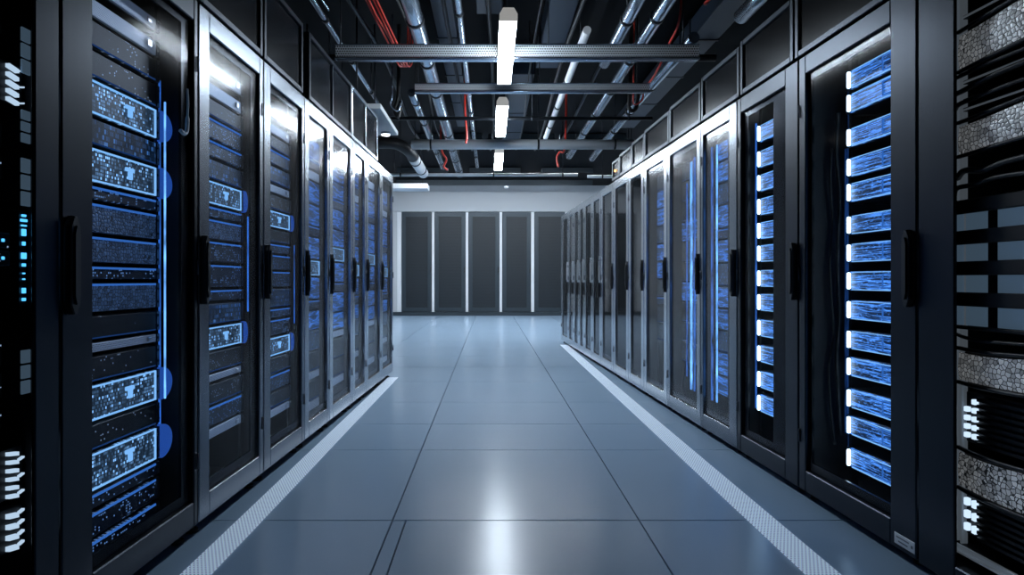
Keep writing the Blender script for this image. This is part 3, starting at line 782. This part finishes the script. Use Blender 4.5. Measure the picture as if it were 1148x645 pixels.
for i, (a, b, p) in enumerate(((.95, 1.62, 1), (1.64, 2.35, 1), (2.36, 2.97, 1), (2.985, 3.55, 1), (3.655, 4.65, 2), (4.66, 5.563, 2))):
    overhead('L', a, b, p, i, frame='frame' if i < 5 else 'frame_brightlit')
overhead('L', 5.60, 6.25, 1, 6, z1=2.45, rec=.2, lab='under the canopy', frame='frame_brightlit')
for i, (a, b, p) in enumerate(((1.36, 2.075, 1), (2.085, 2.86, 1), (2.87, 3.425, 1), (3.435, 3.99, 1), (4.0, 4.61, 1), (4.62, 5.25, 1), (5.26, 5.645, 1), (5.655, 6.095, 1))):
    overhead('R', a, b, p, i, z1=2.36 - .017*max(0, i-1))
te, Ge = overhead('R', 6.105, 6.40, 1, 8, z1=2.24, lab='amber light')
bm = B(); x = Ge[3]*(.02); tube(bm, [(x, -.004, 2.13), (x, .011, 2.13)], .012, 8); obj('indicator_light', bm, M['amber'], te)

# canopy at the far end of the left row
t = thing('canopy', 'pale grey canopy board jutting over the far end of the left-side racks', 'canopy', (-1.5, 5.86, 2.515))
bm = B(); box(bm, -.45, .53, -.5, .5, 0, .045, .004); obj('canopy_board', bm, M['white'], t)
for sx, sy in ((-.4, -.42), (-.4, .42), (.3, -.42), (.3, .42)):
    bm = B(); tube(bm, [(sx, sy, .0455), (sx, sy, CZ-2.515-.001)], .008, 8); obj('hanger_rod', bm, M['darkpipe'], t)
t = thing('downlight', 'small round white light under the pale canopy', 'downlight', (-1.08, 6.24, 2.514))
bm = B(); tube(bm, [(0, 0, -.02), (0, 0, -.0005)], .05, 16); obj('light_housing', bm, M['whiteplastic'], t)
bm = B(); tube(bm, [(0, 0, -.026), (0, 0, -.0205)], .04, 16); obj('lens', bm, M['smalllamp'], t)

# ------------------------------------------------------------------ ceiling services
# linear lamps
def make_lamp(loc, label):
    t = thing('ceiling_light', label, 'ceiling light', loc, 0., 'linear ceiling lights above the aisle')
    L = 1.28
    prof = [(-.058, .0), (.058, .0), (.058, .045), (.035, .085), (-.035, .085), (-.058, .045)]
    bm = B(); prism(bm, [(-.058, .048), (.058, .048), (.036, .085), (-.036, .085)], 'y', .02, L-.02, .002); obj('housing', bm, M['lamphouse'], t)
    bm = B(); prism(bm, [(-.054, .003), (.054, .003), (.057, .0475), (-.057, .0475)], 'y', .02, L-.02, .003); obj('diffuser', bm, M['lamp'], t)
    for y in (0., L-.018):
        bm = B(); prism(bm, prof, 'y', y, y+.018, .002); obj('end_cap', bm, M['lamphouse'], t)
    for y in (.2, L-.2):
        bm = B(); tube(bm, [(0, y, .0855), (0, y, CZ-loc[2]-.001)], .004, 6); obj('hanger_rod', bm, M['darkpipe'], t)
    return t
la = make_lamp((.115, 3.88, 2.66), 'long white tube light, largest visible over the aisle')
for y, lab in ((5.78, 'white tube light, second along the aisle ceiling'), (7.95, 'white tube light, third and smallest along the aisle ceiling')):
    dup(la, (.115, y, 2.66), label=lab)

# added, unseen cross lamps brightening the far floor, plus an added header washer
fl0 = None
for x, lab in ((-.75, 'added unseen lamp brightening the far floor by the short row'), (.55, 'added unseen lamp brightening the middle of the far floor'), (1.85, 'added unseen lamp brightening the far floor by the long row')):
    if fl0 is None:
        fl0 = thing('added_ceiling_light', lab, 'ceiling light', (x, 11.0, 3.56), 0., 'added lamps over the far floor')
        bm = B(); box(bm, -.6, .6, -.1, .1, .02, .07, .004); box(bm, -.6, .6, -.1, -.09, -.045, .02); obj('housing', bm, M['cabdark'], fl0)  # near skirt added to keep the glowing lens out of view
        bm = B(); box(bm, -.58, .58, -.085, .085, .008, .0195, .002); obj('diffuser', bm, M['addedlamp'], fl0)
        for xx in (-.5, .5):
            bm = B(); tube(bm, [(xx, 0, .0705), (xx, 0, .0885)], .006, 6); obj('hanger_rod', bm, M['darkpipe'], fl0)
    else: dup(fl0, (x, 11.0, 3.56), label=lab)
for x, lab in ((-1.6, 'added unseen lamp before the header wall, by the short row side'), (.1, 'added unseen lamp before the middle of the header wall'), (1.8, 'added unseen lamp before the header wall, by the long row side')):
    dup(fl0, (x, 14.3, 3.56), label=lab)
t = thing('added_wall_washer', 'added unseen trough lamp brightening the white header wall', 'ceiling light', (.1, 16.1, 3.50))
bm = B(); box(bm, -2.6, 2.6, -.06, -.04, 0, .148, .003); box(bm, -2.6, 2.6, -.04, .02, .13, .148, .002); obj('housing', bm, M['cabdark'], t)
bm = B(); prism(bm, [(-.038, .005), (-.03, .005), (.015, .128), (-.038, .128)], 'x', -2.58, 2.58); obj('lens', bm, M['wash'], t)

def hangers(t, pts, z0):
    for x, y in pts:
        bm = B(); tube(bm, [(x, y, z0), (x, y, CZ-t.location.z-.001)], .006, 6); obj('hanger_rod', bm, M['darkpipe'], t)

# transverse trays and pipes
def tray(Y, z, x0, x1, h, dep, lab):
    t = thing('cable_tray', lab, 'cable tray', (0, Y, z))
    bm = B()
    box(bm, x0, x1, -dep/2, -dep/2+.004, -h/2+.018, h/2, .001)
    box(bm, x0, x1, dep/2-.004, dep/2, -h/2+.018, h/2, .001)
    obj('side_wall', bm, M['galvp'], t)
    bm = B(); box(bm, x0, x1, -dep/2, dep/2, -h/2+.010, -h/2+.017, .001)
    tube(bm, [(x0, -dep/2-.004, -h/2+.012), (x1, -dep/2-.004, -h/2+.012)], .013, 10)
    tube(bm, [(x0, -dep/2, h/2), (x1, -dep/2, h/2)], .007, 8)
    obj('tray_base', bm, M['galv'], t)
    hangers(t, [(x0+.02, dep/2+.007), (.45, dep/2+.007), (x1-.1, dep/2+.007)], -.02)
tray(4.685, 2.745, -1.19, 1.60, .118, .07, 'wide perforated steel tray crossing the ceiling behind the largest tube light')
tray(5.55, 2.745, -.69, 1.45, .085, .06, 'narrower perforated steel tray crossing behind the wide tray')

def cross_pipe(Y, z, x0, x1, r, mat, name, lab, cat, hang=True):
    t = thing(name, lab, cat, (0, Y, z))
    bm = B(); tube(bm, [(x0, 0, 0), (x1, 0, 0)], r, 20); obj('pipe_run', bm, M[mat], t)
    for x in (x0+.25, (x0+x1)/2+.2, x1-.25):
        bm = B(); tube(bm, [(x-.012, 0, 0), (x+.012, 0, 0)], r+.005, 20); obj('clamp', bm, M['darkpipe'], t)
    if hang: hangers(t, [(x0+.25, 0), ((x0+x1)/2+.2, 0), (x1-.25, 0)], r+.005)
cross_pipe(6.57, 2.75, -1.25, 1.75, .020, 'darkpipe', 'ceiling_pipe', 'thin dark pipe crossing the ceiling behind both perforated trays', 'pipe')
cross_pipe(7.83, 2.75, -1.02, 1.85, .064, 'duct', 'ceiling_duct', 'thick smooth grey duct crossing the ceiling above the third light', 'duct')
cross_pipe(10.1, 2.75, -1.75, 1.45, .026, 'duct', 'ceiling_pipe', 'pale slim pipe crossing the ceiling just before the header wall', 'pipe')
cross_pipe(10.15, 2.73, 1.62, 2.6, .026, 'duct', 'ceiling_pipe', 'short pale pipe end beyond the long row, near the header wall', 'pipe')
cross_pipe(6.2, 3.02 + .25, -1.9, 2.3, .035, 'darkpipe', 'ceiling_pipe', 'dark pipe crossing high up just under the ceiling', 'pipe')

# pale ledge and thick duct by the end of the left row
t = thing('duct_box', 'pale flat duct box hanging past the end of the left-side racks', 'duct', (-1.5, 12.0, 2.78))
bm = B(); box(bm, -.55, .27, -.2, .2, 0, .10, .006); obj('duct_shell', bm, M['white'], t)
hangers(t, [(-.4, 0), (.15, 0)], .101)
t = thing('insulated_duct', 'thick pale round duct bending down past the left-side racks', 'duct', (-1.06, 8.0, 2.68))
bm = B(); tube(bm, spline([(-.5, -.05, .12), (-.2, .0, .12), (-.05, .1, .06), (.0, .30, .0)], 6), .078, 16); obj('hose_elbow', bm, M['cable'], t)
bm = B(); tube(bm, [(0, .302, 0), (0, .9, 0), (0, 1.55, 0)], .08, 16); obj('duct_run', bm, M['duct'], t)
for yy in (.5, 1.2):
    bm = B(); tube(bm, [(0, yy, 0), (0, yy+.04, 0)], .087, 16); obj('clamp', bm, M['darkpipe'], t)
hangers(t, [(0, .52), (0, 1.22)], .088)

# pipes running along the room
def long_pipe(X, z, y0, y1, r, mat, lab, wob=0., joints=()):
    t = thing('conduit', lab, 'conduit', (X, 0, z))
    bm = B(); n = 8
    tube(bm, [(wob*math.sin(3*i/n), y0+(y1-y0)*i/n, 0) for i in range(n+1)], r, 14); obj('pipe_run', bm, M[mat], t)
    y = y0+.35
    while y < y1-.1:
        x = wob*math.sin(3*(y-y0)/(y1-y0)); bm = B(); tube(bm, [(x, y-.02, 0), (x, y+.02, 0)], r+.006, 14); obj('clamp', bm, M['darkpipe'], t); y += .9
    hangers(t, [(wob*math.sin(3*(yy-y0)/(y1-y0)), yy) for yy in (y0+.35, y0+.35+.9*int((y1-y0-.5)/.9))], r+.007)
long_pipe(-.58, 3.0, 1.6, 11.5, .066, 'galv', 'thick silver conduit running along the ceiling left-of-centre over the aisle')
long_pipe(-1.27, 3.0, 1.6, 6.9, .022, 'galv', 'thin silver conduit above the edge of the left-side overhead panels')
long_pipe(-.86, 3.04, 6.6, 11.0, .045, 'galv', 'silver conduit starting behind the trays over the short row')
long_pipe(-.24, 3.05, 1.6, 11.0, .028, 'galv', 'thin conduit beside the row of tube lights')
long_pipe(1.05, 3.0, 1.6, 5.6, .050, 'galv', 'silver conduit with cut end, inner of a pair over the long row')
long_pipe(1.28, 3.02, 1.6, 9.9, .052, 'galv', 'silver conduit, outer of a pair over the long row')
long_pipe(1.90, 3.0, 1.8, 4.6, .058, 'galv', 'thick silver conduit above the right-side overhead panels')
long_pipe(1.66, 2.98, 4.95, 9.9, .048, 'galv', 'silver conduit continuing past the trays over the long row', wob=-.03)
long_pipe(.78, 3.02, 4.9, 8.6, .034, 'duct', 'short grey conduit seen through the trays beside the tube lights')
long_pipe(-1.75, 3.1, 3.2, 8.0, .05, 'darkpipe', 'dark conduit deep behind the left-side overhead panels')

# ceiling ducts: dull blue-grey boxes high up
for x0, x1, y0, y1, z, lab in ((-.12, .10, 2.5, 5.2, 3.28, 'flat grey duct box directly above the tube lights'), (.50, .74, 2.2, 6.7, 3.34, 'dark blue-grey duct box high above the long row'),
                               (1.98, 2.25, 2.2, 9.5, 3.38, 'dark blue-grey duct box highest, out over the long row'), (-.52, -.33, 2.2, 9.5, 3.40, 'dark blue-grey duct box high above the short row'),
                               (.2, .5, 6.9, 10.6, 3.34, 'dark blue-grey duct box beyond the second tube light')):
    t = thing('air_duct', lab, 'air duct', ((x0+x1)/2, (y0+y1)/2, z))
    hx, hy = (x1-x0)/2, (y1-y0)/2
    bm = B(); box(bm, -hx, hx, -hy, hy, 0, .2, .006); obj('duct_shell', bm, M['slab'], t)
    yy = -hy+.5
    while yy < hy-.2:
        bm = B(); box(bm, -hx-.012, hx+.012, yy, yy+.03, -.008, .205, .003); obj('flange', bm, M['darkpipe'], t); yy += 1.1
    hangers(t, [(-hx*.7, -hy+.3), (hx*.7, hy-.3)], .201)

# cables in the ceiling
def ccable(pts, r, mat, lab, name='cable', grp=None):
    bm = B(); tube(bm, spline(pts, 8), r, 8); tag(obj(name, bm, M[mat]), lab, 'cable', grp)
RB = 'red cables running above the left-side racks'
for q in range(4):
    dx = .024*q; dz = .012*math.sin(q*2)
    ccable([(-.93+dx, 2.6, 3.02+dz), (-.90+dx, 3.6, 3.0+dz), (-.86+dx, 4.3, 2.94-dz), (-.83+dx, 4.85, 2.92+dz), (-.80+dx, 5.4, 2.90), (-.79+dx, 5.75, 3.2), (-.79+dx, 5.8, CZ-.002)], .0075, 'red', 'red cable in the bundle above the left-side racks', 'red_cable', RB)
ccable([(-.285, 6.75, CZ-.002), (-.285, 6.75, 3.25), (-.285, 6.75, 2.9), (-.265, 6.76, 2.62), (-.275, 6.75, 2.52)], .011, 'red', 'single red cable hanging straight down beside the tube lights', 'red_cable')
ccable([(-.70, 8.6, CZ-.002), (-.70, 8.6, 2.9), (-.63, 8.62, 2.72), (-.665, 8.65, 2.62), (-.62, 8.7, 2.58)], .014, 'red', 'short red cable end hanging below the grey duct', 'red_cable')
ccable([(1.50, 4.75, CZ-.002), (1.50, 4.8, 3.1), (1.50, 5.1, 2.98), (1.50, 5.5, 2.88), (1.50, 5.9, 2.86)], .010, 'red', 'red cable slanting between the trays over the long row', 'red_cable')
ccable([(1.62, 3.5, CZ-.002), (1.62, 3.5, 3.3), (1.60, 3.95, 3.02), (1.56, 4.05, 2.96), (1.51, 4.25, 2.95), (1.56, 4.35, 3.0), (1.6, 4.2, 3.12)], .010, 'red', 'looped red cable above the right-side overhead panels', 'red_cable')
ccable([(1.74, 3.7, CZ-.002), (1.76, 3.75, 3.35), (1.74, 4.0, 3.06), (1.71, 4.15, 2.99), (1.70, 4.3, 3.05), (1.68, 4.4, 3.2)], .009, 'red', 'second looped red cable beside the thick conduit', 'red_cable')
ccable([(1.05, 8.4, CZ-.002), (1.03, 8.4, 2.85), (.96, 8.45, 2.78), (.93, 8.5, 2.70), (.95, 8.5, 2.58)], .014, 'red', 'orange-red cable dangling beside the far conduit', 'red_cable')
ccable([(1.42, 6.12, CZ-.002), (1.40, 6.1, 2.9), (1.40, 6.1, 2.72), (1.47, 6.12, 2.74), (1.5, 6.15, 2.95)], .022, 'cable', 'black looped cable over the long row behind the trays')
ccable([(1.40, 5.9, CZ-.002), (1.39, 5.9, 2.86), (1.42, 6.0, 2.74), (1.5, 6.0, 2.78), (1.52, 6.05, 2.88)], .008, 'red', 'red loop tangled with the black cable behind the trays', 'red_cable')
ccable([(-.95, 6.3, CZ-.002), (-.96, 6.3, 2.95), (-1.0, 6.3, 2.78), (-.96, 6.3, 2.70), (-.93, 6.3, 2.86)], .020, 'cable', 'black tangled cable behind the narrow tray over the short row')
ccable([(-.98, 6.05, CZ-.002), (-.98, 6.05, 2.9), (-1.0, 6.07, 2.76), (-.93, 6.09, 2.70), (-.9, 6.1, 2.8)], .010, 'galv', 'pale tangled cable behind the narrow tray over the short row')
for q in range(7):
    x = -1.05+.37*q + random.uniform(-.08, .08)
    ccable([(x, 2.4, 3.25), (x+random.uniform(-.05, .05), 4.2, 3.17), (x+random.uniform(-.06, .06), 6.2, 3.22), (x+random.uniform(-.05, .05), 8.5, 3.15), (x, 10.5, 3.25)], random.choice((.010, .014, .018)), 'cable' if q % 2 else 'darkpipe',
           'slack dark cable running along the ceiling, %s counted from the short row' % ORD[q], 'ceiling_cable')
ccable([(-1.36, 3.3, CZ-.002), (-1.34, 3.4, 3.2), (-1.32, 3.6, 2.92), (-1.21, 3.75, 2.86), (-1.15, 3.9, 2.88), (-1.08, 4.05, 2.80)], .008, 'galv', 'thin pale cable curling above the left-side overhead panels')

# small white fitting and bracket lights near the header wall
t = thing('sensor', 'small white sensor hanging under the ceiling before the header wall', 'sensor', (.42, 16.2, 3.45))
bm = B(); tube(bm, [(0, 0, 0), (0, 0, .05), (0, 0, .055)], [.05, .065, .03], 14); tube(bm, [(0, 0, .055), (0, 0, CZ-3.45-.001)], .012, 8); obj('sensor_body', bm, M['whiteplastic'], t)
t = thing('bracket', 'small white bracket under the ceiling at the second cabinet', 'bracket', (-1.2, 16.2, 3.62-.05))
bm = B(); box(bm, -.22, .22, -.02, .02, 0, .03, .004); box(bm, -.22, -.19, -.02, .02, -.04, .0, .004); box(bm, .19, .22, -.02, .02, .03, CZ-3.57-.001, .002); obj('bracket_bar', bm, M['whiteplastic'], t)

# ------------------------------------------------------------------ world, camera, colour
w = bpy.data.worlds.new('world'); bpy.context.scene.world = w; w.use_nodes = True
bg = w.node_tree.nodes['Background']; bg.inputs[0].default_value = (.35, .55, .9, 1); bg.inputs[1].default_value = .02

cam = bpy.data.cameras.new('camera'); co = bpy.data.objects.new('camera', cam); C.objects.link(co)
co.location = (0, 0, 1.0); co.rotation_euler = (PI/2, 0, 0)
cam.sensor_width = 36.; cam.lens = 680/1148*36.; cam.shift_x = 24/1148; cam.shift_y = -8.5/1148
cam.clip_start = .05; cam.clip_end = 60
bpy.context.scene.camera = co
sc = bpy.context.scene
sc.view_settings.view_transform = 'Standard'
sc.view_settings.look = 'None'
sc.view_settings.exposure = 0.
sc.cycles.max_bounces = 10; sc.cycles.transparent_max_bounces = 24; sc.cycles.sample_clamp_indirect = 6.
sc.cycles.caustics_reflective = False; sc.cycles.use_denoising = True
